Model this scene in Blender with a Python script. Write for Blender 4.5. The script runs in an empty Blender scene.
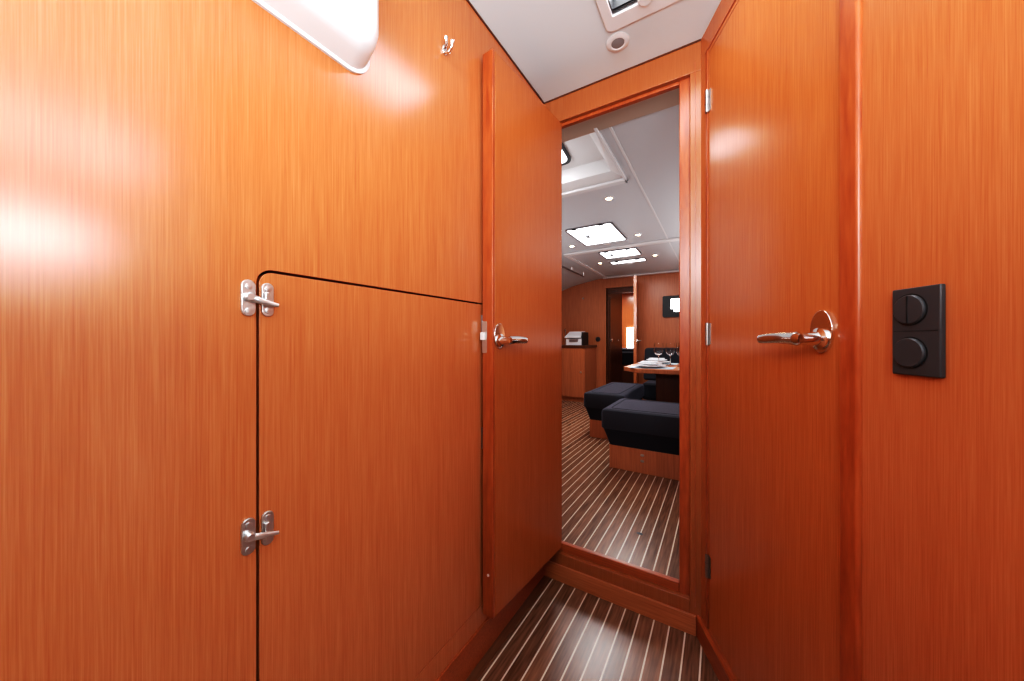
import bpy, bmesh, math, random
from mathutils import Vector, Matrix
random.seed(4)
S = bpy.context.scene
COL = S.collection

# ------------------------------------------------------------------ materials
def new_mat(name):
    m = bpy.data.materials.new(name); m.use_nodes = True
    nt = m.node_tree; b = nt.nodes['Principled BSDF']
    return m, nt, b

def plain(name, col, rough=.5, metal=0., spec=.5, emit=None, estr=0., coat=0., trans=0., ior=1.45, bump=0., bscale=200):
    m, nt, b = new_mat(name)
    b.inputs['Base Color'].default_value = (*col, 1)
    b.inputs['Roughness'].default_value = rough
    b.inputs['Metallic'].default_value = metal
    b.inputs['Specular IOR Level'].default_value = spec
    b.inputs['Coat Weight'].default_value = coat
    b.inputs['Transmission Weight'].default_value = trans
    b.inputs['IOR'].default_value = ior
    if emit:
        b.inputs['Emission Color'].default_value = (*emit, 1)
        b.inputs['Emission Strength'].default_value = estr
    if bump:
        tc = nt.nodes.new('ShaderNodeTexCoord'); n = nt.nodes.new('ShaderNodeTexNoise')
        n.inputs['Scale'].default_value = bscale
        bp = nt.nodes.new('ShaderNodeBump'); bp.inputs['Strength'].default_value = bump
        bp.inputs['Distance'].default_value = .002
        nt.links.new(tc.outputs['Object'], n.inputs['Vector'])
        nt.links.new(n.outputs['Fac'], bp.inputs['Height'])
        nt.links.new(bp.outputs['Normal'], b.inputs['Normal'])
    return m

def wood(name, dark, mid, light, grain=(520, 520, 7), rough=.3, fine=1.0, spec=.5):
    """vertical-grain veneer: long streaks stretched along local Z"""
    m, nt, b = new_mat(name)
    L = nt.links.new
    tc = nt.nodes.new('ShaderNodeTexCoord')
    def streak(scale, detail):
        mp = nt.nodes.new('ShaderNodeMapping'); mp.inputs['Scale'].default_value = scale
        n = nt.nodes.new('ShaderNodeTexNoise'); n.inputs['Scale'].default_value = 1
        n.inputs['Detail'].default_value = detail; n.inputs['Roughness'].default_value = .6
        L(tc.outputs['Object'], mp.inputs['Vector']); L(mp.outputs['Vector'], n.inputs['Vector'])
        return n
    a = streak(grain, 3)
    g2 = tuple(v * k for v, k in zip(grain, (.12, .12, .12)))
    c = streak(g2, 2)
    d = streak(tuple(v * 2.2 for v in grain), 2)
    def mul(n, w):
        q = nt.nodes.new('ShaderNodeMath'); q.operation = 'MULTIPLY'; L(n.outputs['Fac'], q.inputs[0]); q.inputs[1].default_value = w; return q
    s1 = nt.nodes.new('ShaderNodeMath'); s1.operation = 'ADD'
    s2 = nt.nodes.new('ShaderNodeMath'); s2.operation = 'ADD'
    L(mul(a, .55).outputs[0], s1.inputs[0]); L(mul(c, .16).outputs[0], s1.inputs[1])
    L(s1.outputs[0], s2.inputs[0]); L(mul(d, .29).outputs[0], s2.inputs[1])
    r = nt.nodes.new('ShaderNodeValToRGB')
    e = r.color_ramp.elements
    e[0].position = .5 - .16 / fine; e[0].color = (*dark, 1)
    e[1].position = .5 + .16 / fine; e[1].color = (*light, 1)
    k = e.new(.5); k.color = (*mid, 1)
    L(s2.outputs[0], r.inputs['Fac']); L(r.outputs['Color'], b.inputs['Base Color'])
    b.inputs['Roughness'].default_value = rough
    b.inputs['Specular IOR Level'].default_value = spec
    bp = nt.nodes.new('ShaderNodeBump'); bp.inputs['Strength'].default_value = .04; bp.inputs['Distance'].default_value = .001
    L(s2.outputs[0], bp.inputs['Height']); L(bp.outputs['Normal'], b.inputs['Normal'])
    return m

def floor_mat(name, x0, period, w):
    """teak-and-holly sole: dark planks with thin pale strips running fore and aft (local Y)"""
    m, nt, b = new_mat(name); L = nt.links.new
    tc = nt.nodes.new('ShaderNodeTexCoord'); sx = nt.nodes.new('ShaderNodeSeparateXYZ')
    L(tc.outputs['Object'], sx.inputs[0])
    def M(op, a, bb):
        q = nt.nodes.new('ShaderNodeMath'); q.operation = op
        for i, v in enumerate((a, bb)):
            if isinstance(v, (int, float)): q.inputs[i].default_value = v
            else: L(v, q.inputs[i])
        return q.outputs[0]
    f = M('FRACT', M('DIVIDE', M('SUBTRACT', sx.outputs['X'], x0 - w / 2 - 100 * period), period), 0)
    strip = M('LESS_THAN', f, w / period)
    first = M('GREATER_THAN', sx.outputs['X'], x0 - w) if name == 'cabin_sole' else None
    if first is not None: strip = M('MULTIPLY', strip, first)
    idx = M('FLOOR', M('DIVIDE', M('SUBTRACT', sx.outputs['X'], x0 - w / 2 - 100 * period), period), 0)
    mp = nt.nodes.new('ShaderNodeMapping'); mp.inputs['Scale'].default_value = (130, 9, 130)
    n = nt.nodes.new('ShaderNodeTexNoise'); n.inputs['Scale'].default_value = 1; n.inputs['Detail'].default_value = 4
    L(tc.outputs['Object'], mp.inputs['Vector']); L(mp.outputs['Vector'], n.inputs['Vector'])
    wn = nt.nodes.new('ShaderNodeTexWhiteNoise'); wn.noise_dimensions = '1D'; L(idx, wn.inputs['W'])
    t = M('ADD', M('MULTIPLY', n.outputs['Fac'], .8), M('MULTIPLY', wn.outputs['Value'], .2))
    r = nt.nodes.new('ShaderNodeValToRGB'); e = r.color_ramp.elements
    e[0].position = .3; e[0].color = (.115, .046, .022, 1); e[1].position = .72; e[1].color = (.30, .138, .074, 1)
    L(t, r.inputs['Fac'])
    mx = nt.nodes.new('ShaderNodeMix'); mx.data_type = 'RGBA'
    L(strip, mx.inputs['Factor']); L(r.outputs['Color'], mx.inputs[6]); mx.inputs[7].default_value = (.72, .60, .47, 1)
    L(mx.outputs[2], b.inputs['Base Color'])
    b.inputs['Roughness'].default_value = .27
    return m

M = {}
M['wood'] = wood('cherry_veneer', (.43, .115, .036), (.50, .153, .053), (.57, .197, .078), rough=.2)
M['wood_door'] = wood('cherry_veneer_door', (.41, .104, .027), (.48, .140, .039), (.55, .180, .056), rough=.2)
M['wood_solid'] = wood('cherry_solid_lipping', (.29, .050, .013), (.38, .080, .021), (.46, .112, .032), grain=(70, 70, 9), rough=.28)
M['wood_far'] = wood('cherry_veneer_far', (.39, .125, .048), (.48, .165, .066), (.57, .21, .088), grain=(120, 120, 3), rough=.32)
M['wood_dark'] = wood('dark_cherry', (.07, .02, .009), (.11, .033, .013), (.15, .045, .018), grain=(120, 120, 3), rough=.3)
M['wood_h'] = wood('cherry_horizontal', (.29, .055, .014), (.38, .085, .022), (.46, .118, .034), grain=(6, 200, 200), rough=.3)
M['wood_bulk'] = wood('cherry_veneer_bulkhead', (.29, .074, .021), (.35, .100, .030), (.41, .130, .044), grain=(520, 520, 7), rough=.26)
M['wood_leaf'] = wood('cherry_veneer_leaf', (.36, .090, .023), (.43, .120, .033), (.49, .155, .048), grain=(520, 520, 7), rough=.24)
M['wood_riser'] = wood('cherry_riser', (.36, .10, .030), (.46, .145, .048), (.54, .19, .068), grain=(6, 200, 200), rough=.34)
M['wood_margin'] = wood('sole_margin', (.10, .034, .014), (.15, .053, .022), (.20, .075, .032), grain=(150, 6, 150), rough=.3)
M['sole'] = floor_mat('cabin_sole', -.571, .0474, .0046)
M['sole2'] = floor_mat('saloon_sole', -.124, .0454, .0050)
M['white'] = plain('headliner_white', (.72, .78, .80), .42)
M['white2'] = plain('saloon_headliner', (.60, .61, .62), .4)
M['beige'] = plain('beige_ceiling_shade', (.50, .38, .30), .4)  # ceiling shade and colour bleed from the wood, put into a tint
M['gel'] = plain('white_gelcoat', (.86, .85, .85), .18, coat=.4)
M['trimwhite'] = plain('white_plastic', (.78, .76, .75), .3)
M['chrome'] = plain('polished_chrome', (.78, .76, .74), .12, 1)
M['steel'] = plain('cast_stainless', (.66, .65, .64), .28, .9)
M['hinge'] = plain('brushed_hinge_steel', (.42, .40, .39), .32, 1)
M['alu'] = plain('anodised_aluminium', (.32, .32, .33), .35, 1)
M['black'] = plain('matt_black', (.012, .012, .013), .45)
M['gap'] = plain('dark_gap', (.006, .004, .003), .8)
M['anthracite'] = plain('anthracite_plastic', (.045, .045, .048), .36)
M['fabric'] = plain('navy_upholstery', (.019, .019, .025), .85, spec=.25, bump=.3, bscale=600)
M['fabric_lit_top'] = plain('navy_upholstery_lit_top', (.034, .034, .043), .85, spec=.25, bump=.3, bscale=600)  # same cloth made paler: light falling on the tops put into the colour
for k in ('fabric', 'fabric_lit_top'):
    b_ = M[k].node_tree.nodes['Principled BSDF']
    b_.inputs['Sheen Weight'].default_value = .35 if k == 'fabric_lit_top' else .1
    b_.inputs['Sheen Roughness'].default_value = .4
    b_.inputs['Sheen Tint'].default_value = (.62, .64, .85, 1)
M['china'] = plain('white_china', (.85, .86, .88), .15)
M['mat'] = plain('pale_blue_placemat', (.55, .68, .76), .4)
M['glass'] = plain('clear_glass', (1, 1, 1), .0, trans=1, ior=1.45)
M['frost'] = plain('daylit_acrylic', (.9, .9, .92), .3, emit=(.95, .98, 1), estr=1.0)
M['day'] = plain('daylit_pane', (.9, .92, .95), .2, emit=(.96, .98, 1), estr=5.0)
M['bulb'] = plain('lit_lens', (1, .9, .75), .3, emit=(1, .74, .42), estr=30)
M['lensoff'] = plain('unlit_lens', (.30, .29, .29), .25)
M['bolt'] = plain('nylon_latch', (.8, .78, .74), .35)

# ------------------------------------------------------------------ mesh helpers
def B(): return bmesh.new()

def box(bm, x0, x1, y0, y1, z0, z1):
    vs = [bm.verts.new(p) for p in ((x0,y0,z0),(x1,y0,z0),(x1,y1,z0),(x0,y1,z0),(x0,y0,z1),(x1,y0,z1),(x1,y1,z1),(x0,y1,z1))]
    for f in ((3,2,1,0),(4,5,6,7),(0,1,5,4),(1,2,6,5),(2,3,7,6),(3,0,4,7)):
        bm.faces.new([vs[i] for i in f])
    return bm

def hexa(bm, lo, hi):
    """two quads (lists of four points) joined into a block"""
    vs = [bm.verts.new(p) for p in lo + hi]
    for f in ((3,2,1,0),(4,5,6,7),(0,1,5,4),(1,2,6,5),(2,3,7,6),(3,0,4,7)):
        bm.faces.new([vs[i] for i in f])
    return bm

def prism(bm, pts, axis, a, b):
    """extrude a 2-D outline along an axis from a to b; 2-D coords are the remaining axes in order"""
    def P(u, v, w):
        return {0: (w, u, v), 1: (u, w, v), 2: (u, v, w)}[axis]
    A = [bm.verts.new(P(u, v, a)) for u, v in pts]; C = [bm.verts.new(P(u, v, b)) for u, v in pts]
    n = len(pts)
    bm.faces.new(A[::-1]); bm.faces.new(C)
    for i in range(n): bm.faces.new((A[i], A[(i+1) % n], C[(i+1) % n], C[i]))
    return bm

def rrect(u0, u1, v0, v1, r, seg=6):
    """rounded rectangle; r may be a 4-tuple (u1v1, u0v1, u0v0, u1v0)"""
    if not isinstance(r, tuple): r = (r,) * 4
    out = []
    for (cu, cv, sg), rr in zip(((u1, v1, 0), (u0, v1, 1), (u0, v0, 2), (u1, v0, 3)), r):
        du = -1 if sg in (0, 3) else 1; dv = -1 if sg in (0, 1) else 1
        if rr <= 0: out.append((cu, cv)); continue
        for k in range(seg + 1):
            t = math.pi / 2 * (sg + k / seg)
            out.append((cu + du * rr + rr * math.cos(t), cv + dv * rr + rr * math.sin(t)))
    return out

def ellipse(cu, cv, a, b, n=28):
    return [(cu + a * math.cos(2*math.pi*k/n), cv + b * math.sin(2*math.pi*k/n)) for k in range(n)]

def tube(bm, pts, rad, n=12, flat=1.0):
    pts = [Vector(p) for p in pts]
    if isinstance(rad, (int, float)): rad = [rad] * len(pts)
    rings = []
    ref = None
    for i, p in enumerate(pts):
        t = (pts[min(i+1, len(pts)-1)] - pts[max(i-1, 0)]).normalized()
        if ref is None:
            ref = Vector((0, 0, 1)) if abs(t.z) < .9 else Vector((1, 0, 0))
        a = t.cross(ref).normalized(); c = a.cross(t).normalized(); ref = c
        rings.append([bm.verts.new(p + a * rad[i] * flat * math.cos(2*math.pi*k/n) + c * rad[i] * math.sin(2*math.pi*k/n)) for k in range(n)])
    for r0, r1 in zip(rings, rings[1:]):
        for k in range(n): bm.faces.new((r0[k], r0[(k+1) % n], r1[(k+1) % n], r1[k]))
    bm.faces.new(rings[0][::-1]); bm.faces.new(rings[-1])
    return bm

def lathe(bm, prof, c=(0, 0, 0), n=28, axis='z', close=True):
    rings = []
    for r, h in prof:
        ring = []
        for k in range(n):
            t = 2*math.pi*k/n
            u, v = max(r, 1e-5) * math.cos(t), max(r, 1e-5) * math.sin(t)
            p = {'z': (u, v, h), 'y': (u, h, v), 'x': (h, u, v)}[axis]
            ring.append(bm.verts.new((p[0]+c[0], p[1]+c[1], p[2]+c[2])))
        rings.append(ring)
    for r0, r1 in zip(rings, rings[1:]):
        for k in range(n): bm.faces.new((r0[k], r0[(k+1) % n], r1[(k+1) % n], r1[k]))
    if close:
        bm.faces.new(rings[0][::-1]); bm.faces.new(rings[-1])
    return bm

def obj(name, bm, mat, parent=None, bevel=0., seg=2, smooth=False, world=False, sub=0):
    """link ONE mesh object; with world=True the mesh was written in world coordinates and is moved into the parent's frame"""
    bmesh.ops.recalc_face_normals(bm, faces=bm.faces)
    if parent and world:
        P = chain(parent).inverted(); bm.transform(P)
    me = bpy.data.meshes.new(name); bm.to_mesh(me); bm.free()
    me.materials.append(M[mat] if isinstance(mat, str) else mat)
    if smooth or bevel:
        for p in me.polygons: p.use_smooth = True
    o = bpy.data.objects.new(name, me); COL.objects.link(o)
    if parent: o.parent = parent
    if bevel:
        b = o.modifiers.new('bevel', 'BEVEL'); b.width = bevel; b.segments = seg; b.limit_method = 'ANGLE'; b.angle_limit = math.radians(40)
        b.harden_normals = True
    elif smooth:
        me.set_sharp_from_angle(angle=math.radians(35))
    if sub:
        s = o.modifiers.new('sub', 'SUBSURF'); s.levels = sub; s.render_levels = sub
    return o

def chain(o):
    m = Matrix.LocRotScale(o.location, o.rotation_euler, o.scale)
    return chain(o.parent) @ m if o.parent else m

def tag(o, label, cat, group=None, kind=None):
    o['label'] = label; o['category'] = cat
    if group: o['group'] = group
    if kind: o['kind'] = kind
    return o

def thing(name, label, cat, loc=(0, 0, 0), rz=0, group=None, kind=None):
    o = bpy.data.objects.new(name, None); COL.objects.link(o)
    o.location = loc; o.rotation_euler = (0, 0, rz); o.empty_display_size = .05
    return tag(o, label, cat, group, kind)

def struct(name, bm, mat, label, cat, **k):
    return tag(obj(name, bm, mat, **k), label, cat, kind='structure')

def copy_tree(o, parent=None):
    c = o.copy(); COL.objects.link(c); c.parent = parent
    for ch in [q for q in COL.objects if q.parent == o]: copy_tree(ch, c)
    return c

# ------------------------------------------------------------------ key dimensions (metres)
XL = -.614            # port side lining of the cabin
YB = 1.25             # cabin face of the bulkhead
YB2 = 1.375           # saloon face of the bulkhead
HC = 1.925            # cabin headroom
FS = .085             # saloon sole
HS = 1.90             # saloon headlining
WX, WY = -.052, 1.25  # corner of bulkhead and slanted starboard wall
WR = math.atan2(-.9015, .4327)

# ------------------------------------------------------------------ cabin shell
bm = B(); box(bm, -.66, 1.4, -1.6, YB + .02, -.03, 0)
struct('floor', bm, 'sole', 'dark brown cabin floor with thin pale stripes in front of the sill', 'floor')
bm = B(); box(bm, XL, XL + .033, -1.5, YB - .002, -.002, .0012)
struct('trim_1', bm, 'wood_margin', 'plain dark floor margin board along the left wall', 'trim')

# left wall with the opening of the locker in it
LY0, LY1, LZ0, LZ1 = .241, .846, .155, 1.068
RC = .023
bm = B()
box(bm, XL-.03, XL, -1.5, .2052, 0, HC); box(bm, XL-.03, XL, .2060, LY0, 0, HC); box(bm, XL-.03, XL+.0002, .2052, .2060, 0, HC)
box(bm, XL-.03, XL, LY0, LY1, LZ1, HC); box(bm, XL-.03, XL, LY0, LY1, 0, LZ0); box(bm, XL-.03, XL, LY1, YB+.1, 0, HC)
corner = [(LY0, LZ1)] + [(LY0 + RC - RC*math.sin(math.pi/2*k/8), LZ1 - RC + RC*math.cos(math.pi/2*k/8)) for k in range(9)]
prism(bm, corner, 0, XL-.03, XL)
struct('wall_left', bm, 'wood', 'glossy orange cherry panelled wall filling the left of the cabin', 'wall')
bm = B(); box(bm, XL-.06, XL-.032, LY0-.05, LY1+.05, LZ0-.05, LZ1+.05)
struct('trim_2', bm, 'gap', 'dark interior behind the gap around the locker door', 'trim')
bm = B(); box(bm, XL, XL+.005, -1.5, YB-.001, 0, .095)
struct('baseboard_left', bm, 'wood_h', 'low reddish skirting board along the left wall', 'baseboard', bevel=.0015)
bm = B(); box(bm, XL-.03, 1.4, -1.63, -1.6, 0, HC)
struct('wall_back', bm, 'wood', 'cherry panelled wall behind the viewer', 'wall')

# slanted right wall, in its own frame: x runs from the corner towards the viewer, +y into the wall
def in_wall(o):
    o.location = (WX, WY, 0); o.rotation_euler = (0, 0, WR); return o
DX0, DX1, DZ0, DZ1 = .0565, .526, .072, 1.835
bm = B()
box(bm, -.06, DX0-.003, 0, .035, 0, HC); box(bm, DX0-.003, DX1+.003, 0, .035, DZ1+.003, HC); box(bm, DX0-.003, DX1+.003, 0, .035, 0, DZ0-.003)
box(bm, .5615, .90, 0, .035, 0, HC)
in_wall(struct('wall_right', bm, 'wood', 'slanted cherry panelled wall on the right around the closed door', 'wall'))
bm = B(); prism(bm, rrect(DX1+.0035, .5615, -.007, .03, (0, .001, 0, .006), 5), 2, 0, HC)
# rounded solid post between the door and the switch panel
in_wall(struct('trim_3', bm, 'wood_solid', 'narrow reddish solid wood post right of the closed door', 'trim', smooth=True))
bm = B(); box(bm, DX0-.05, DX1+.05, .036, .05, 0, DZ1+.05)
in_wall(struct('trim_4', bm, 'gap', 'dark gap around the closed right door', 'trim'))
bm = B(); prism(bm, [(-.014, 0), (0, 0), (0, .066), (-.009, .066), (-.014, .060)], 0, -.01, .90)
in_wall(struct('baseboard_right', bm, 'wood_h', 'low wooden skirting board along the slanted right wall', 'baseboard', smooth=True))
bm = B(); box(bm, .040, .0525, -.004, 0, .07, DZ1+.012); box(bm, .034, DX1+.003, -.003, 0, DZ1+.014, DZ1+.020)
in_wall(struct('trim_5', bm, 'wood_solid', 'thin reddish frame bead above and left of the closed door', 'trim', bevel=.0015))

bm = B(); box(bm, 1.15, 1.18, -1.6, .75, 0, HC); box(bm, .40, 1.18, .72, .75, 0, HC)
struct('wall_side', bm, 'white', 'white hull side to the right of the viewer', 'wall')
pt = thing('window_2', 'daylit side window in the hull to the right of the viewer', 'window', (1.15, .1, 1.4), kind='structure')
bm = B(); box(bm, 1.135, 1.151, -.15, .33, 1.28, 1.48); obj('frame', bm, 'alu', pt, world=True, bevel=.004)
bm = B(); box(bm, 1.130, 1.136, -.13, .31, 1.30, 1.46); obj('pane', bm, 'day', pt, world=True)

# ceiling with a hole for the deck hatch
HX0, HX1, HY0, HY1 = -.272, -.035, .66, 1.014
bm = B()
box(bm, XL-.03, HX0, -1.63, YB, HC, HC+.04); box(bm, HX1, 1.5, -1.63, YB, HC, HC+.04)
box(bm, HX0, HX1, -1.63, HY0, HC, HC+.04); box(bm, HX0, HX1, HY1, YB, HC, HC+.04)
struct('ceiling', bm, 'white', 'smooth off-white cabin ceiling holding the roof hatch', 'ceiling')
bm = B(); box(bm, XL, XL+.004, -1.5, YB-.001, HC-.005, HC); box(bm, XL, WX, YB-.004, YB, HC-.004, HC)
struct('trim_6', bm, 'wood_dark', 'thin dark joint line between ceiling and wooden walls', 'trim')

# bulkhead with the doorway
OL, OR, OT = -.588, -.084, 1.828
IR, IT = -.117, 1.818
bm = B()
box(bm, XL-.03, OL, YB, YB2, 0, HC); box(bm, OL, .5, YB, YB+.038, OT, HC+.2); box(bm, OL, .5, YB+.038, YB2, 1.895, HC+.2); box(bm, OR, .02, YB, YB2, 0, OT)
box(bm, .02, .5, YB+.03, YB2, 0, OT)
box(bm, OL, OR, YB, YB+.06, -.02, .107)
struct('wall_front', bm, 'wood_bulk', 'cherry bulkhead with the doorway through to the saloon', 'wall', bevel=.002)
bm = B()
box(bm, IR, OR, YB+.018, YB+.038, .105, OT+.003); box(bm, OL-.01, IR, YB+.018, YB+.038, IT, OT+.003)
struct('trim_7', bm, 'wood_solid', 'rebated inner door frame of the saloon doorway', 'trim', bevel=.0025)
bm = B(); box(bm, OL, IR, YB+.018, YB+.038, .105, .139)
struct('trim_8', bm, 'wood_h', 'raised wooden threshold strip at the foot of the doorway', 'trim', bevel=.004)
bm = B(); box(bm, XL+.006, -.066, YB-.009, YB, 0, .064)
struct('baseboard_front', bm, 'wood_riser', 'light brown riser board under the doorway sill', 'baseboard', bevel=.002)
bm = B(); box(bm, OR+.014, OR+.0165, YB-.003, YB+.002, .09, OT+.03)
struct('trim_9', bm, 'wood_solid', 'fine vertical bead on the right of the doorway', 'trim')

# ------------------------------------------------------------------ doors
def lever_handle(parent, x, z, side, flip, label=None, ln=.118):
    """oval rose + sprung collar + lever; side = sign of local y that points into the cabin, flip = direction of lever along x"""
    bm = B(); prism(bm, ellipse(x, z + .013, .025, .0385, 36), 1, 0, side*.006)
    h = obj('handle', bm, 'chrome', parent, bevel=.0015)
    if label: h['label'] = label
    bm = B(); lathe(bm, [(.0195, side*.006), (.0195, side*.010), (.0125, side*.013), (.0105, side*.046)], (x, 0, z), 24, 'y')
    obj('collar', bm, 'chrome', h, smooth=True)
    bm = B()
    prof = []
    n = 12
    for k in range(n + 1):
        t = k / n
        prof.append((x + flip*(-.012 + ln*t), side*(.046 - .004*math.sin(t*math.pi)), z + .002*math.sin(t*math.pi)))
    rad = [.0085] + [.0128] + [.0128 - .0030*k/(n-1) for k in range(1, n)]
    rad[-1] = .0085
    tube(bm, prof, rad, 14, .62)
    obj('lever', bm, 'chrome', h, smooth=True)
    return h

# open door: hinged at the left of the doorway, standing along the left wall
hx, hy = -.533, 1.246; fx, fy = -.567, .815
DA = math.atan2(fy-hy, fx-hx); DW = math.hypot(fx-hx, fy-hy)
d1 = thing('door_1', 'open cherry door standing against the left wall beside the doorway', 'door', (hx, hy, 0), DA, kind='structure')
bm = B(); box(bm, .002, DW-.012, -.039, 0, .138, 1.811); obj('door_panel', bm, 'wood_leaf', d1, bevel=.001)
bm = B(); box(bm, DW-.0118, DW, -.039, 0, .138, 1.811); lip = obj('edge_lipping', bm, 'wood_solid', d1, bevel=.002); lip['label'] = 'solid wood edge strip of the open door'
bm = B(); prism(bm, rrect(-.039, -.021, .918, 1.012, .003), 0, DW-.0002, DW+.0014); lp = obj('latch_plate', bm, 'steel', d1)
bm = B(); prism(bm, [(-.040, .956), (-.026, .956), (-.026, .979), (-.040, .979)], 0, DW+.001, DW+.010); obj('latch_bolt', bm, 'bolt', lp, bevel=.002)
lever_handle(d1, DW-.028, .955, 1, -1, ln=.095)
bm = B(); lathe(bm, [(.004, DW-.0002), (.004, DW+.002)], (0, -.016, .262), 14, 'x'); obj('bumper', bm, 'bolt', d1)
for z in (.32, .975, 1.62):
    bm = B(); lathe(bm, [(.006, z-.035), (.006, z+.035)], (.003, -.044, 0), 14); obj('hinge', bm, 'steel', d1, smooth=True)

# closed door in the slanted wall
d2 = thing('door_2', 'closed cherry door in the slanted right wall with lever handle', 'door', (WX, WY, 0), WR, kind='structure')
bm = B(); box(bm, DX0, DX1, -.0005, .034, DZ0, DZ1); obj('door_panel', bm, 'wood_door', d2, bevel=.001)
lever_handle(d2, .487, .958, -1, -1)
for z in (1.688, .975, .263):
    bm = B(); lathe(bm, [(.0055, z-.034), (.0055, z+.034)], (.0535, -.0055, 0), 14)
    h = obj('hinge', bm, 'hinge', d2, smooth=True)
    bm = B(); box(bm, .040, .0535, -.002, .001, z-.032, z+.032); box(bm, .0535, .066, -.002, .001, z-.032, z+.032); obj('hinge_leaf', bm, 'hinge', h)
    for q in (-.011, .011):
        bm = B(); lathe(bm, [(.0064, z+q-.001), (.0064, z+q+.001)], (.0535, -.0055, 0), 14); obj('knuckle_ring', bm, 'alu', h)
bm = B(); box(bm, DX1-.001, DX1+.003, -.0012, .01, .925, 1.01); obj('strike_plate', bm, 'steel', d2)

# ------------------------------------------------------------------ locker door set in the left wall
lk = thing('locker_door', 'large flush locker door with rounded corner set into the left wall', 'locker door', (XL, LY1-.004, LZ0))
G = .0045
bm = B(); prism(bm, rrect(LY0+G, LY1-G*.8, LZ0+.0015, LZ1-G, (0, RC-G, 0, 0), 10), 0, XL-.020, XL-.0005)
obj('door_panel', bm, 'wood', lk, world=True, bevel=.001)
def keeper(z):
    bm = B(); prism(bm, rrect(.2475, .2640, z-.0265, z+.0265, .0082, 8), 0, XL-.0005, XL+.004)
    k = obj('keeper_plate', bm, 'steel', lk, world=True, bevel=.001)
    bm = B(); prism(bm, [(.2485, z-.010), (.2565, z-.010), (.2565, z+.012), (.2485, z+.012)], 0, XL+.004, XL+.010)
    obj('keeper_lug', bm, 'steel', k, world=True, bevel=.0025)
    for q in (-.017, .017):
        bm = B(); lathe(bm, [(.0052, XL+.0035), (.0048, XL+.0052), (.002, XL+.0056)], (0, .2557, z+q), 16, 'x'); obj('screw', bm, 'steel', k, world=True, smooth=True)
keeper(1.0195); keeper(.6578)
for z in (1.000, .660):
    bm = B(); box(bm, XL-.001, XL+.003, LY1-.022, LY1-.004, z-.032, z+.032); hg = obj('hinge', bm, 'alu', lk, world=True, bevel=.001)
    bm = B(); lathe(bm, [(.005, z-.032), (.005, z+.032)], (XL+.005, LY1-.002, 0), 12); obj('hinge_pin', bm, 'steel', hg, world=True, smooth=True)

def swing_latch(z, drop, label):
    t = thing('swing_latch', label, 'latch', (XL, .231, z), group='swing latches of the locker door')
    bm = B(); prism(bm, rrect(.2205, .2388, z-.0265, z+.0285, .0091, 8), 0, XL, XL+.0045)
    obj('base_plate', bm, 'steel', t, world=True, bevel=.001)
    for q in (-.019, .018):
        bm = B(); lathe(bm, [(.0052, XL+.004), (.0048, XL+.0057), (.002, XL+.006)], (0, .2297, z+q), 16, 'x'); obj('screw', bm, 'steel', t, world=True, smooth=True)
    bm = B(); lathe(bm, [(.007, XL+.0044), (.007, XL+.012), (.005, XL+.0135)], (0, .2295, z+.002), 18, 'x'); obj('pivot', bm, 'steel', t, world=True, smooth=True)
    bm = B()
    tube(bm, [(XL+.009, .226, z+.002), (XL+.010, .235, z+.002-drop*.25), (XL+.011, .247, z+.002-drop*.6), (XL+.012, .259, z+.002-drop*.9), (XL+.014, .2665, z+.002-drop)],
         [.0038, .0056, .0048, .0040, .0026], 12, .7)
    obj('latch_arm', bm, 'steel', t, world=True, smooth=True)
swing_latch(1.019, .010, 'upper chrome swing latch on the left wall by the locker door corner')
swing_latch(.656, .009, 'lower chrome swing latch on the left wall beside the locker door')

# ------------------------------------------------------------------ white moulded unit high on the left wall
wu = thing('wall_unit', 'glossy white moulded plastic unit fixed high on the left wall', 'wall unit', (XL, .1, 1.47))
def loft(bm, loops):
    rings = [[bm.verts.new(p) for p in l] for l in loops]
    n = len(rings[0])
    for r0, r1 in zip(rings, rings[1:]):
        for k in range(n): bm.faces.new((r0[k], r0[(k+1) % n], r1[(k+1) % n], r1[k]))
    bm.faces.new(rings[0][::-1]); bm.faces.new(rings[-1])
    return bm
UY0, UY1, UZ0, UZ1 = -.30, .438, 1.479, 1.885
def uloop(x, ins, r): return [(x, u, v) for u, v in rrect(UY0+ins, UY1-ins, UZ0+ins, UZ1-ins, r, 8)]
bm = B(); loft(bm, [uloop(XL, .003, .045), uloop(XL+.040, .012, .045), uloop(XL+.058, .019, .045), uloop(XL+.068, .032, .040), uloop(XL+.071, .052, .03)])
obj('housing', bm, 'gel', wu, world=True, smooth=True)
bm = B(); loft(bm, [uloop(XL, -.0005, .047), uloop(XL+.005, -.0005, .047), uloop(XL+.007, .004, .045)])
obj('flange', bm, 'gel', wu, world=True, smooth=True)
bm = B(); prism(bm, rrect(.20, .370, 1.688, 1.79, .012), 0, XL+.066, XL+.0735); obj('grip_recess', bm, 'trimwhite', wu, world=True, bevel=.003)

# coat hook on the left wall
ck = thing('coat_hook', 'small chrome double coat hook high on the left wall', 'hook', (XL, .661, 1.70))
bm = B(); prism(bm, ellipse(.661, 1.712, .009, .013, 20), 0, XL-.003, XL+.004); obj('base_plate', bm, 'chrome', ck, world=True, bevel=.001)
bm = B(); tube(bm, [(XL+.003, .661, 1.706), (XL+.018, .661, 1.700), (XL+.028, .661, 1.712), (XL+.030, .661, 1.724)], [.004, .0042, .004, .0045], 10); obj('prong', bm, 'chrome', ck, world=True, smooth=True)
bm = B(); tube(bm, [(XL+.003, .661, 1.718), (XL+.011, .658, 1.724), (XL+.013, .655, 1.738)], [.004, .004, .0045], 10); obj('prong', bm, 'chrome', ck, world=True, smooth=True)

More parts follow.
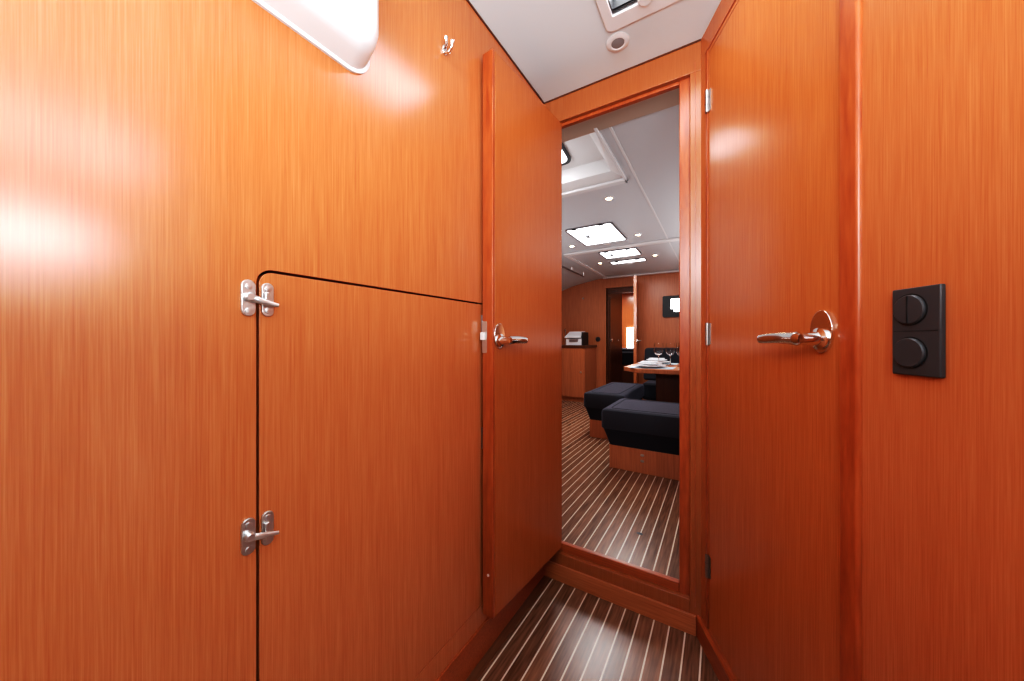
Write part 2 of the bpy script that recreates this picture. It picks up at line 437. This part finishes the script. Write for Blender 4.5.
# double switch plate on the right wall
sw = thing('switch_plate', 'anthracite double plate with two round covers on the right wall', 'switch', (WX, WY, 0), WR)
s0, s1, z0, z1 = .615, .675, .908, 1.026
bm = B(); prism(bm, rrect(s0, s1, z0, z1, .002), 1, 0, -.007); obj('base_plate', bm, 'anthracite', sw, bevel=.003, seg=3)
cs = (s0+s1)/2 - .0055
for z, nm in ((z0 + .0885, 'rocker_switch'), (z0 + .0305, 'socket_cover')):
    bm = B(); lathe(bm, [(.0216, -.0065), (.0216, -.0074)], (cs, 0, z), 36, 'y'); g = obj('ring', bm, 'gap', sw)
    bm = B()
    if nm == 'rocker_switch':
        lathe(bm, [(.0200, -.006), (.0200, -.0090), (.0184, -.0105), (.001, -.0112)], (cs, 0, z), 36, 'y')
    else:
        lathe(bm, [(.0200, -.006), (.0200, -.0095), (.0186, -.0110), (.001, -.0110)], (cs, 0, z), 36, 'y')
    r = obj(nm, bm, 'anthracite', sw, smooth=True)
    if nm == 'rocker_switch':
        bm = B(); box(bm, cs-.0006, cs+.0006, -.0116, -.0100, z-.0182, z+.0182); obj('rocker_line', bm, 'black', r)
bm = B(); box(bm, s0+.003, s1-.003, -.0073, -.0065, z0+.0592, z0+.0602); obj('joint_line', bm, 'black', sw)

# ------------------------------------------------------------------ cabin deck hatch and the unlit ceiling spot
ht = thing('ceiling_hatch', 'white-framed roof hatch in the cabin ceiling, bright daylit pane', 'hatch', (-.15, .85, HC))
bm = B()
PX0, PX1, PY0, PY1 = -.301, -.004, .62, 1.066
outer = rrect(PX0, PX1, PY0, PY1, .022, 6)
inner = rrect(HX0, HX1, HY0, HY1, .004, 6)
def ring(bm, outer, inner, a, b):
    n = len(outer)
    V = [[bm.verts.new((u, v, z)) for u, v in l] for l, z in ((outer, a), (inner, a), (outer, b), (inner, b))]
    for k in range(n):
        j = (k+1) % n
        bm.faces.new((V[0][k], V[0][j], V[1][j], V[1][k])); bm.faces.new((V[2][k], V[2][j], V[3][j], V[3][k]))
        bm.faces.new((V[0][k], V[0][j], V[2][j], V[2][k])); bm.faces.new((V[1][k], V[1][j], V[3][j], V[3][k]))
    return bm
ring(bm, outer, inner, HC-.009, HC-.0005)
obj('trim_frame', bm, 'trimwhite', ht, world=True, bevel=.003)
bm = B(); ring(bm, rrect(HX0, HX1, HY0, HY1, .004), rrect(HX0+.004, HX1-.012, HY0+.012, HY1-.010, .004), HC-.004, HC+.035); obj('aluminium_frame', bm, 'alu', ht, world=True)
bm = B(); box(bm, HX0+.002, HX1-.004, HY1-.016, HY1-.0095, HC-.002, HC+.03); obj('gasket', bm, 'black', ht, world=True)
bm = B(); box(bm, HX0+.002, HX1-.002, HY0+.002, HY1-.002, HC+.034, HC+.038); obj('pane', bm, 'day', ht, world=True)
bm = B(); lathe(bm, [(.017, HC-.016), (.021, HC-.012), (.021, HC-.004)], (-.178, 1.006, 0), 20); obj('handle_knob', bm, 'trimwhite', ht, world=True, smooth=True)

def downlight(name, label, loc, lit, group=None):
    t = thing(name, label, 'ceiling light', loc, group=group)
    r0 = .036 if not lit else .034
    bm = B(); lathe(bm, [(r0, 0), (r0, -.003), (r0*.86, -.006), (r0*.62, -.006), (r0*.5, -.002), (r0*.5, 0)], n=32); obj('trim_ring', bm, 'trimwhite', t, smooth=True)
    bm = B(); lathe(bm, [(r0*.56, -.001), (r0*.56, -.0045), (r0*.3, -.006)], n=28); obj('lens', bm, 'bulb' if lit else 'lensoff', t, smooth=True)
    return t
downlight('ceiling_spotlight', 'small unlit round spotlight beside the cabin ceiling hatch', (-.283, 1.119, HC), False)

# ------------------------------------------------------------------ saloon shell
bm = B(); box(bm, OL, OR, YB+.061, YB2, FS-.05, FS); box(bm, -3.0, 2.0, YB2, 5.14, FS-.05, FS)
struct('floor.001', bm, 'sole2', 'striped saloon floor beyond the doorway', 'floor')
bm = B(); box(bm, -3.0, 0, 5.14, 8.1, FS-.05, FS-.001)
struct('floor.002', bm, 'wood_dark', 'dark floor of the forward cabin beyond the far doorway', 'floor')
RX0, RX1, RY0, RY1 = -1.15, -.476, 1.46, 2.015   # companionway recess in the headlining
XS = -1.45
bm = B()
box(bm, RX1, 2.0, YB2, 5.14, HS, HS+.03); box(bm, XS, RX0, YB2, 5.14, HS, HS+.03)
box(bm, RX0, RX1, RY1, 5.14, HS, HS+.03); box(bm, RX0, RX1, YB2, RY0, HS, HS+.03)
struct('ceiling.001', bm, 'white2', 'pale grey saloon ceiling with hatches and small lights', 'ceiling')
# sloping recess
bm = B()
lo = [(RX0, RY0, HS), (RX1, RY0, HS), (RX1, RY1, HS), (RX0, RY1, HS)]
mid = [(RX0+.05, RY0+.08, HS+.05), (RX1-.06, RY0+.08, HS+.05), (RX1-.06, RY1-.045, HS+.035), (RX0+.05, RY1-.045, HS+.035)]
hi = [(RX0+.10, RY0+.14, HS+.20), (RX1-.10, RY0+.14, HS+.20), (RX1-.10, RY1-.02, HS+.13), (RX0+.10, RY1-.02, HS+.13)]
vs = [[bm.verts.new(p) for p in l] for l in (lo, mid, hi)]
for a, c in ((0, 1), (1, 2)):
    for k in range(4): bm.faces.new((vs[a][k], vs[a][(k+1) % 4], vs[c][(k+1) % 4], vs[c][k]))
bm.faces.new(vs[2])
struct('ceiling.002', bm, 'trimwhite', 'white sloping recess in the saloon ceiling by the doorway', 'ceiling')
# raised white lip round the recess
bm = B(); box(bm, RX0, RX1+.016, RY1, RY1+.045, HS-.016, HS); box(bm, RX1, RX1+.016, RY0, RY1+.045, HS-.016, HS)
struct('trim_10', bm, 'gel', 'white raised lip around the saloon ceiling recess', 'trim', bevel=.004)
bm = B(); box(bm, -1.45, 2.0, YB2, 1.487, HS-.012, HS)  # thin strip added to carry the shaded, wood-tinted end of the headlining
struct('trim_11', bm, 'beige', 'beige strip painting shade and wood colour bleed on the saloon ceiling just inside the doorway', 'trim')
# port headlining curving down to the side
prof = [(XS, HS), (-1.62, 1.885), (-1.80, 1.855), (-2.0, 1.815), (-2.18, 1.755), (-2.34, 1.66), (-2.46, 1.50), (-2.5, 1.25)]
bm = B()
for (a, b2), (c, d) in zip(prof, prof[1:]):
    hexa(bm, [(a, YB2, b2), (a, 5.14, b2), (a, 5.14, b2+.03), (a, YB2, b2+.03)], [(c, YB2, d), (c, 5.14, d), (c, 5.14, d+.03), (c, YB2, d+.03)])
bmesh.ops.remove_doubles(bm, verts=bm.verts, dist=.0001)
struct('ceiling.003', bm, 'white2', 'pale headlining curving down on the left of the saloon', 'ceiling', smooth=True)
bm = B(); box(bm, -2.55, -2.5, YB2, 5.14, FS, 1.6)
struct('wall_port', bm, 'wood_far', 'wooden side lining on the left of the saloon', 'wall')
bm = B(); box(bm, 1.5, 1.55, YB2, 5.14, FS, HS)
struct('wall_starboard', bm, 'wood_far', 'wooden side lining on the right of the saloon', 'wall')
bm = B(); box(bm, -2.55, XL-.03, YB2-.04, YB2, FS, HS+.03); box(bm, .5, 1.55, YB2-.04, YB2, FS, HS+.03)
struct('wall_aft', bm, 'wood_far', 'wooden bulkhead closing the saloon behind the doorway', 'wall')
# white mouldings across and along the headlining
bm = B(); box(bm, XS, 1.5, 3.43, 3.50, HS-.020, HS)
struct('trim_12', bm, 'trimwhite', 'white cross moulding across the saloon ceiling between the hatches', 'trim', bevel=.008)
bm = B(); box(bm, -.420, -.407, 1.487, 5.09, HS-.004, HS)
struct('trim_13', bm, 'trimwhite', 'long white seam moulding along the right of the saloon ceiling', 'trim', bevel=.003)
bm = B(); box(bm, XS-.02, XS+.02, 3.50, 5.05, HS-.014, HS+.004)
struct('trim_14', bm, 'trimwhite', 'white seam moulding along the left of the saloon ceiling', 'trim', bevel=.004)
bm = B(); box(bm, XS-.05, 1.5, 5.03, 5.09, HS-.020, HS)
struct('trim_15', bm, 'trimwhite', 'white moulding along the top of the far bulkhead', 'trim', bevel=.008)
# far bulkhead with the forward doorway
FDX0, FDX1, FDZ = -1.462, -1.03, 1.752
bm = B(); box(bm, -2.55, FDX0, 5.10, 5.14, FS, HS); box(bm, FDX1, 1.55, 5.10, 5.14, FS, HS); box(bm, FDX0, FDX1, 5.10, 5.14, FDZ, HS)
struct('wall_far', bm, 'wood_far', 'wooden bulkhead at the far end of the saloon', 'wall')
bm = B(); box(bm, FDX0-.03, FDX0, 5.092, 5.145, FS, FDZ+.01); box(bm, FDX0, FDX1, 5.094, 5.145, FDZ-.01, FDZ+.01)
struct('trim_16', bm, 'wood_far', 'frame of the far doorway in the saloon bulkhead', 'trim')

# forward cabin seen through the far doorway
bm = B(); box(bm, -1.475, -1.445, 5.145, 6.0, FS, 1.9)
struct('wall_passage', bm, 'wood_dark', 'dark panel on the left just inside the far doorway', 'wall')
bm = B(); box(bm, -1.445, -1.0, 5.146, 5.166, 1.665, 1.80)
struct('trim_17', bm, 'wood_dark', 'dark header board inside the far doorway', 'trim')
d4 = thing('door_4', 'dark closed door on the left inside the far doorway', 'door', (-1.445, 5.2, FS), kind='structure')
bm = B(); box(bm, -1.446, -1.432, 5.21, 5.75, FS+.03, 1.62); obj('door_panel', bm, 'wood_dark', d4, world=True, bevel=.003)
for y, rr in ((5.30, .030), (5.69, .014)):
    bm = B(); lathe(bm, [(rr, -1.432), (rr, -1.424)], (0, y, .96), 20, 'x'); obj('handle' if rr > .02 else 'catch', bm, 'steel', d4, world=True, smooth=True)
bm = B(); box(bm, -3.0, 0, 7.4, 7.45, FS, 1.95); box(bm, -3.0, -2.95, 6, 7.4, FS, 1.95); box(bm, -1.0, -.96, 5.15, 7.4, FS, 1.95)
struct('wall_forward', bm, 'wood', 'bright orange wooden walls of the forward cabin', 'wall')
bm = B(); box(bm, -3.0, 0, 5.145, 7.45, 1.95, 1.98)
struct('ceiling.004', bm, 'white2', 'pale ceiling of the forward cabin', 'ceiling')
w1 = thing('window_1', 'bright white window in the forward cabin seen through the far doorway', 'window', (-1.62, 7.39, .8), kind='structure')
bm = B(); box(bm, -1.675, -1.50, 7.37, 7.399, .76, 1.23); obj('pane', bm, 'day', w1, world=True)
bed = thing('berth', 'dark-covered berth in the forward cabin beyond the far doorway', 'bed', (-1.6, 6.8, FS))
bm = B(); box(bm, -2.2, -1.01, 6.25, 7.35, FS, .52); obj('base', bm, 'wood_dark', bed, world=True)
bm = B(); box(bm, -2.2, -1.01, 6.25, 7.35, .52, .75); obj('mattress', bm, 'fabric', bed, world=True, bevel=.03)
bm = B(); box(bm, -1.9, -1.1, 6.4, 7.30, .75, .80); obj('cover', bm, 'fabric_lit_top', bed, world=True, bevel=.015)

# open door beyond the table, seen nearly edge on
d3 = thing('door_3', 'open door seen edge-on at the far bulkhead with chrome handle', 'door', (-1.028, 5.085, 0), math.atan2(-.47, .082), kind='structure')
bm = B(); box(bm, 0, .477, -.018, .018, FS+.02, 1.805); obj('door_panel', bm, 'wood_far', d3, bevel=.002)
bm = B(); box(bm, .4772, .480, -.018, .018, FS+.02, 1.805); e3 = obj('edge_lipping', bm, 'wood', d3); e3['label'] = 'lit orange edge of the far open door'
for sd in (1, -1):
    bm = B(); lathe(bm, [(.026, sd*.018), (.026, sd*.024)], (.43, 0, .95), 20, 'y'); hh = obj('handle', bm, 'chrome', d3, smooth=True)
    bm = B(); tube(bm, [(.43, sd*.02, .95), (.43, sd*.06, .95), (.425, sd*.066, .95), (.32, sd*.066, .95)], [.008]*4, 10); obj('lever', bm, 'chrome', hh, smooth=True)

# ------------------------------------------------------------------ saloon hatches, lights, rail, bulkhead fittings
def saloon_hatch(x0, x1, y0, y1, label, handles):
    t = thing('saloon_hatch', label, 'hatch', ((x0+x1)/2, (y0+y1)/2, HS), group='daylit roof hatches of the saloon')
    bm = B(); ring(bm, rrect(x0, x1, y0, y1, .03), rrect(x0+.013, x1-.013, y0+.013, y1-.013, .022), HS-.010, HS); obj('frame', bm, 'alu', t, world=True, smooth=True)
    bm = B(); prism(bm, rrect(x0+.010, x1-.010, y0+.010, y1-.010, .022), 2, HS-.006, HS-.002); obj('pane', bm, 'day', t, world=True)
    for hx_, hy_ in handles:
        bm = B(); box(bm, hx_-.018, hx_+.018, hy_-.028, hy_+.028, HS-.026, HS-.006); obj('handle', bm, 'anthracite', t, world=True, bevel=.004)
    for q in (.22, .78):
        xq = x0 + (x1-x0)*q
        bm = B(); box(bm, xq-.02, xq+.02, y0-.004, y0+.016, HS-.017, HS-.008); obj('hinge', bm, 'black', t, world=True, bevel=.003)
    bm = B(); lathe(bm, [(.03, HS-.012), (.034, HS-.004), (.034, HS-.001)], ((x0+x1)/2, y1+.03, 0), 20); obj('catch_knob', bm, 'trimwhite', t, world=True, smooth=True)
saloon_hatch(-1.135, -.732, 2.70, 3.25, 'largest and nearest of the bright roof hatches in the saloon ceiling', [(-1.00, 2.93)])
saloon_hatch(-1.115, -.722, 3.57, 3.89, 'middle bright roof hatch just beyond the saloon ceiling cross moulding', [(-1.00, 3.70)])
saloon_hatch(-1.135, -.725, 4.07, 4.215, 'narrow farthest bright roof hatch in the saloon ceiling', [])

LIGHTS = [(-.627, 2.253, 'lit round downlight nearest the saloon ceiling recess'),
          (-.623, 3.163, 'lit round downlight right of the nearest saloon hatch'),
          (-1.261, 3.203, 'lit round downlight left of the nearest saloon hatch'),
          (-.612, 4.02, 'lit round downlight right of the narrow farthest saloon hatch'),
          (-1.247, 4.084, 'lit round downlight left of the narrow farthest saloon hatch')]
first = None
for x, y, lab in LIGHTS:
    if first is None: t = first = downlight('downlight', lab, (x, y, HS), True, 'lit saloon downlights')
    else: t = copy_tree(first); t.location = (x, y, HS); t['label'] = lab

gr = thing('grab_rail', 'thin dark grab rail on the ceiling at the left of the saloon', 'rail', (-1.6, 4.1, 1.86))
bm = B(); tube(bm, [(-1.60, 3.60, 1.835), (-1.60, 4.50, 1.835)], .010, 12); obj('bar', bm, 'alu', gr, world=True, smooth=True)
for y in (3.62, 4.05, 4.48):
    bm = B(); tube(bm, [(-1.60, y, 1.835), (-1.60, y, 1.888)], [.009, .015], 12); obj('bracket', bm, 'steel', gr, world=True, smooth=True)

# window on the sloping face of the ceiling recess
rw = thing('recess_window', 'small black-framed window in the saloon ceiling recess', 'window', (-.9, 1.78, HS+.1))
def on_top(u, v, d):   # plane of the recess top
    p0, p1, p3 = Vector(hi[0]), Vector(hi[1]), Vector(hi[3])
    n = (p1-p0).cross(p3-p0).normalized()
    return p0 + (p1-p0)*u + (p3-p0)*v - n*d
def slab(bm, loop, d0, d1):
    A = [bm.verts.new(on_top(u, v, d0)) for u, v in loop]; C = [bm.verts.new(on_top(u, v, d1)) for u, v in loop]
    n = len(loop); bm.faces.new(A[::-1]); bm.faces.new(C)
    for i in range(n): bm.faces.new((A[i], A[(i+1) % n], C[(i+1) % n], C[i]))
    return bm
bm = B(); slab(bm, rrect(.10, .62, .22, .86, .10), .0, .010); obj('frame', bm, 'anthracite', rw, world=True)
bm = B(); slab(bm, rrect(.14, .580, .28, .80, .08), .010, .013); obj('pane', bm, 'day', rw, world=True)

pw = thing('porthole', 'black-framed rectangular porthole with bright pane on the far bulkhead', 'window', (-.55, 5.1, 1.42))
bm = B()
def vring(bm, outer, inner, a, b):
    n = len(outer)
    V = [[bm.verts.new((u, y, v)) for u, v in l] for l, y in ((outer, a), (inner, a), (outer, b), (inner, b))]
    for k in range(n):
        j = (k+1) % n
        bm.faces.new((V[0][k], V[0][j], V[1][j], V[1][k])); bm.faces.new((V[2][k], V[2][j], V[3][j], V[3][k]))
        bm.faces.new((V[0][k], V[0][j], V[2][j], V[2][k])); bm.faces.new((V[1][k], V[1][j], V[3][j], V[3][k]))
    return bm
vring(bm, rrect(-.675, -.30, 1.275, 1.565, .02), rrect(-.575, -.38, 1.345, 1.525, .012), 5.07, 5.099); obj('frame', bm, 'black', pw, world=True)
bm = B(); box(bm, -.58, -.375, 5.088, 5.096, 1.34, 1.53); obj('pane', bm, 'day', pw, world=True)
bm = B(); box(bm, -.575, -.535, 5.074, 5.09, 1.345, 1.385); obj('catch', bm, 'black', pw, world=True)

so = thing('wall_socket', 'small round black socket on the bulkhead beside the far doorway', 'socket', (-1.588, 5.10, .975))
bm = B(); lathe(bm, [(.036, 5.10), (.036, 5.093), (.030, 5.088)], (-1.588, 0, .975), 24, 'y'); obj('ring', bm, 'anthracite', so, world=True, smooth=True)
bm = B(); lathe(bm, [(.024, 5.089), (.023, 5.086)], (-1.588, 0, .975), 24, 'y'); obj('cover', bm, 'black', so, world=True)
hk = thing('wall_hook', 'tiny chrome hook high on the far bulkhead left of the doorway', 'hook', (-1.82, 5.10, 1.60))
bm = B(); lathe(bm, [(.014, 5.10), (.014, 5.092)], (-1.82, 0, 1.61), 16, 'y'); obj('base', bm, 'chrome', hk, world=True)
bm = B(); tube(bm, [(-1.82, 5.095, 1.61), (-1.82, 5.07, 1.60), (-1.82, 5.065, 1.62)], .007, 8); obj('prong', bm, 'chrome', hk, world=True, smooth=True)

# ------------------------------------------------------------------ cabinet at the left and the appliance on it
cb = thing('cabinet', 'low wooden cabinet at the far left of the saloon', 'cabinet', (-1.9, 4.8, FS))
bm = B(); box(bm, -2.42, -1.61, 4.56, 5.09, FS+.06, .85); box(bm, -2.40, -1.63, 4.59, 5.07, FS, FS+.06); obj('carcass', bm, 'wood_far', cb, world=True, bevel=.002)
bm = B(); box(bm, -2.43, -1.60, 4.545, 5.095, .85, .885); tp = obj('worktop', bm, 'wood_dark', cb, world=True, bevel=.004); tp['label'] = 'dark top of the cabinet'
for x0, x1, kx in ((-2.40, -2.02, -2.06), (-2.005, -1.625, -1.66)):
    bm = B(); box(bm, x0, x1, 4.545, 4.5595, FS+.07, .84); dr = obj('cabinet_door', bm, 'wood_far', cb, world=True, bevel=.003)
    bm = B(); lathe(bm, [(.014, 4.545), (.014, 4.538), (.010, 4.534)], (kx, 0, .51), 18, 'y'); obj('knob', bm, 'steel', dr, world=True, smooth=True)
ap = thing('bread_bin', 'white and silver bin with sloping lid on the far left cabinet', 'bin', (-1.8, 4.72, .885))
bm = B(); prism(bm, [(4.62, .887), (4.86, .887), (4.86, 1.065), (4.80, 1.075), (4.66, .985), (4.62, .975)], 0, -1.915, -1.675); obj('body', bm, 'china', ap, world=True, bevel=.006)
bm = B(); hexa(bm, [(-1.93, 4.60, .992), (-1.685, 4.60, .992), (-1.685, 4.80, 1.078), (-1.93, 4.80, 1.078)], [(-1.93, 4.60, 1.004), (-1.685, 4.60, 1.004), (-1.685, 4.80, 1.09), (-1.93, 4.80, 1.09)]); obj('lid', bm, 'china', ap, world=True, bevel=.003)
bm = B(); prism(bm, rrect(-1.86, -1.73, .935, .972, .01), 1, 4.612, 4.6205); obj('front_slot', bm, 'alu', ap, world=True)
bm = B(); box(bm, -1.674, -1.658, 4.615, 4.865, .887, 1.075); obj('side_panel', bm, 'black', ap, world=True, bevel=.003)
bm = B(); tube(bm, [(-2.00, 4.80, .885), (-2.00, 4.80, 1.08), (-1.985, 4.77, 1.13), (-1.98, 4.72, 1.12)], [.014, .012, .011, .011], 10)
tag(obj('tap', bm, 'chrome', smooth=True), 'slim chrome tap standing left of the white bin on the cabinet', 'tap')

# ------------------------------------------------------------------ upholstered benches and settee
def bench(label, x0, x1, y0, y1, group=None, latch=True):
    t = thing('bench', label, 'bench', ((x0+x1)/2, (y0+y1)/2, FS), group=group)
    bm = B(); box(bm, x0+.05, x1-.05, y0+.035, y1-.02, FS, .245); obj('base', bm, 'wood_far', t, world=True, bevel=.004)
    if latch:
        xm = (x0+.05) + .215
        for z in (.206, .168):
            bm = B(); prism(bm, ellipse(xm, z, .012, .008, 18), 1, y0+.030, y0+.0345); obj('latch', bm, 'steel', t, world=True)
    def lp(ins, z, r): return [(u, v, z) for u, v in rrect(x0+ins, x1-ins, y0+ins*.75, y1-ins*.75, r, 5)]
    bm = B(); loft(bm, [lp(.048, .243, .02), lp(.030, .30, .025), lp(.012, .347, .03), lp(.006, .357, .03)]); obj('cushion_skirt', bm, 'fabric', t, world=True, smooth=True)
    bm = B(); loft(bm, [lp(.006, .355, .03), lp(0, .362, .03), lp(0, .466, .03), lp(.006, .480, .03), lp(.02, .487, .03), lp(.06, .489, .03)]); cu = obj('seat_cushion', bm, 'fabric_lit_top', t, world=True, smooth=True)
    pts = [(u, v, .4885) for u, v in rrect(x0+.055, x1-.055, y0+.055, y1-.055, .03, 5)]; pts.append(pts[0])
    bm = B(); tube(bm, pts, .003, 8); obj('piping', bm, 'fabric', cu, world=True, smooth=True)
bench('nearest navy upholstered bench on a low wooden base in the saloon', -.697, .30, 2.296, 2.829)
bench('navy upholstered bench behind the nearest one, left of the table', -1.053, -.695, 2.94, 3.88, latch=False)
st = thing('settee', 'dark navy settee behind the dining table', 'settee', (.1, 4.2, FS))
bm = B(); box(bm, -.70, 1.4, 4.0, 4.55, FS, .30); obj('base', bm, 'wood_dark', st, world=True)
bm = B(); box(bm, -.74, 1.4, 3.96, 4.40, .30, .486); obj('seat_cushion', bm, 'fabric_lit_top', st, world=True, bevel=.03, seg=3)
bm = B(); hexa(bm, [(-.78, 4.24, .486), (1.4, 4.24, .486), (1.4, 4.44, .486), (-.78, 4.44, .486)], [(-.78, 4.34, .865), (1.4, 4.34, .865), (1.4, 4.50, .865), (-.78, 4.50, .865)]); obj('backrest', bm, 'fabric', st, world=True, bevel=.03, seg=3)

# ------------------------------------------------------------------ dining table, settings and glasses
TT = .72
tb = thing('dining_table', 'wooden pedestal dining table laid for a meal in the saloon', 'table', (-.1, 3.4, FS))
bm = B(); prism(bm, [(-.745, 3.15), (-.60, 2.985), (.62, 2.985), (.62, 3.875), (-.70, 3.875), (-.745, 3.83)], 2, TT-.04, TT-.001); obj('tabletop', bm, 'wood_far', tb, world=True, bevel=.006)
bm = B(); box(bm, -.492, .35, 3.27, 3.58, FS, TT-.038); obj('pedestal', bm, 'wood_dark', tb, world=True, bevel=.01)
def plate(x, y, z, r, label):
    bm = B(); lathe(bm, [(r*.55, 0), (r*.62, .003), (r, .016), (r*.99, .019), (r*.62, .008), (.001, .0065)], (0, 0, 0), 40)
    o = obj('plate', bm, 'china', smooth=True); o.location = (x, y, z)
    return tag(o, label, 'plate', 'white plates on the dining table')
def placemat(x, y, label):
    bm = B(); prism(bm, rrect(-.17, .17, -.115, .115, .01), 2, 0, .003); o = obj('placemat', bm, 'mat'); o.location = (x, y, TT)
    return tag(o, label, 'placemat', 'pale blue placemats on the dining table')
SET = [(-.495, 3.125, 'at the near left corner of the table'), (-.115, 3.125, 'at the near right of the table'),
       (-.53, 3.72, 'at the far left of the table'), (-.14, 3.72, 'at the far right of the table')]
for x, y, w in SET:
    placemat(x, y, 'pale blue placemat ' + w)
    plate(x-.02, y, TT+.0035, .13, 'large white dinner plate ' + w)
    plate(x-.02, y, TT+.0235, .10, 'small white plate stacked on the dinner plate ' + w)
    bm = B(); box(bm, -.07, .07, -.05, .05, 0, .014); nk = obj('napkin', bm, 'china', bevel=.005); nk.location = (x-.02, y, TT+.0435)
    tag(nk, 'folded white napkin on the plates ' + w, 'napkin', 'folded napkins on the plates')
def wine_glass():
    t = thing('wine_glass', 'g', 'glass', (0, 0, TT), group='wine glasses on the dining table')
    bm = B(); lathe(bm, [(.034, 0), (.034, .002), (.008, .006), (.004, .012), (.004, .085), (.006, .092)], n=24); obj('stem', bm, 'glass', t, smooth=True)
    bm = B(); lathe(bm, [(.004, .090), (.027, .103), (.041, .127), (.043, .15), (.037, .212), (.0355, .212), (.0412, .15), (.0392, .128), (.026, .106), (.001, .094)], n=24); obj('bowl', bm, 'glass', t, smooth=True)
    return t
GL = [(-.495, 3.46, 'leftmost wine glass on the dining table'), (-.402, 3.53, 'second wine glass from the left on the dining table'),
      (-.300, 3.52, 'third wine glass from the left on the dining table'), (-.300, 3.41, 'rightmost wine glass on the dining table')]
g0 = None
for x, y, lab in GL:
    if g0 is None: g = g0 = wine_glass()
    else: g = copy_tree(g0)
    g.location = (x, y, TT); g['label'] = lab

# small dark floor lift ring in the saloon sole
bm = B(); prism(bm, ellipse(0, 0, .014, .009, 18), 2, 0, .0012); o = obj('floor_latch', bm, 'black'); o.location = (-.308, 1.602, FS)
tag(o, 'small black finger latch set in the saloon floor near the sill', 'latch')

# ------------------------------------------------------------------ lights
def area(name, loc, target, sx, sy, power, col=(1, 1, 1), spread=180):
    l = bpy.data.lights.new(name, 'AREA'); l.shape = 'RECTANGLE'; l.size = sx; l.size_y = sy; l.energy = power; l.color = col; l.spread = math.radians(spread)
    o = bpy.data.objects.new(name, l); COL.objects.link(o); o.location = loc
    o.rotation_euler = (Vector(target) - Vector(loc)).to_track_quat('-Z', 'Y').to_euler()
    return o
COOL = (.86, .93, 1)
area('hatch_daylight', (-.15, .84, HC+.030), (-.15, .84, 0), .22, .34, 1.7, (.92, .95, 1))
area('cabin_bounce_fill', (.20, -.35, 1.15), (.0, -.1, 2.5), 1.0, .7, 32, (.80, .93, 1))  # unseen bounce lamp added to brighten the ceiling and upper walls
area('rear_fill', (.15, -1.3, 1.70), (-.15, .9, 1.80), 1.0, .3, 11, COOL, 80)  # unseen fill lamp added behind the viewer to lift the wood panels
area('side_window_daylight', (1.12, .09, 1.38), (-.6, .09, 1.34), .42, .15, 3.6, COOL, 120)
area('side_soft_fill', (1.05, .20, 1.78), (-.6, .10, 1.40), .55, .22, 4.5, COOL)  # unseen soft lamp added for the pale sheen high on the left wall
for x, y, sy, p in ((-.93, 2.97, .5, 10), (-.92, 3.73, .3, 6), (-.93, 4.14, .12, 3)):
    area('saloon_hatch_daylight', (x, y, HS-.012), (x, y, 0), .36, sy, p, (.95, .97, 1))
area('saloon_bounce_fill', (.95, 3.2, .90), (.95, 3.2, 2.2), 1.0, 1.6, 36, COOL)  # hidden upward fill lamp added to lighten the saloon ceiling
area('saloon_port_bounce_fill', (-1.95, 2.4, .90), (-1.95, 2.4, 2.2), .7, 1.0, 13, COOL)  # second hidden fill lamp, added on the port side facing up
area('recess_daylight', (-.92, 1.66, HS+.08), (-.75, 2.1, HS-.02), .15, .10, .7, COOL)
area('forward_daylight', (-1.6, 6.6, 1.93), (-1.6, 6.6, 0), .4, .4, 22)
w = bpy.data.worlds.new('world'); S.world = w; w.use_nodes = True
w.node_tree.nodes['Background'].inputs[0].default_value = (.75, .85, 1, 1); w.node_tree.nodes['Background'].inputs[1].default_value = .3

# ------------------------------------------------------------------ camera
cd = bpy.data.cameras.new('camera'); cam = bpy.data.objects.new('camera', cd); COL.objects.link(cam)
cd.sensor_width = 36; cd.lens = 36 * 339 / 1024; cd.clip_start = .02
cam.location = (0, 0, .955); cam.rotation_euler = (math.radians(90), 0, math.radians(31.532))
S.camera = cam
S.view_settings.view_transform = 'Standard'
S.view_settings.look = 'None'
S.view_settings.exposure = -0.12
S.view_settings.use_curve_mapping = True
cm = S.view_settings.curve_mapping
for p in ((.02, .0075), (.06, .030), (.15, .110), (.40, .435), (.75, .78)): cm.curves[3].points.new(*p)
cm.update()
S.cycles.max_bounces = 8
S.cycles.use_denoising = True
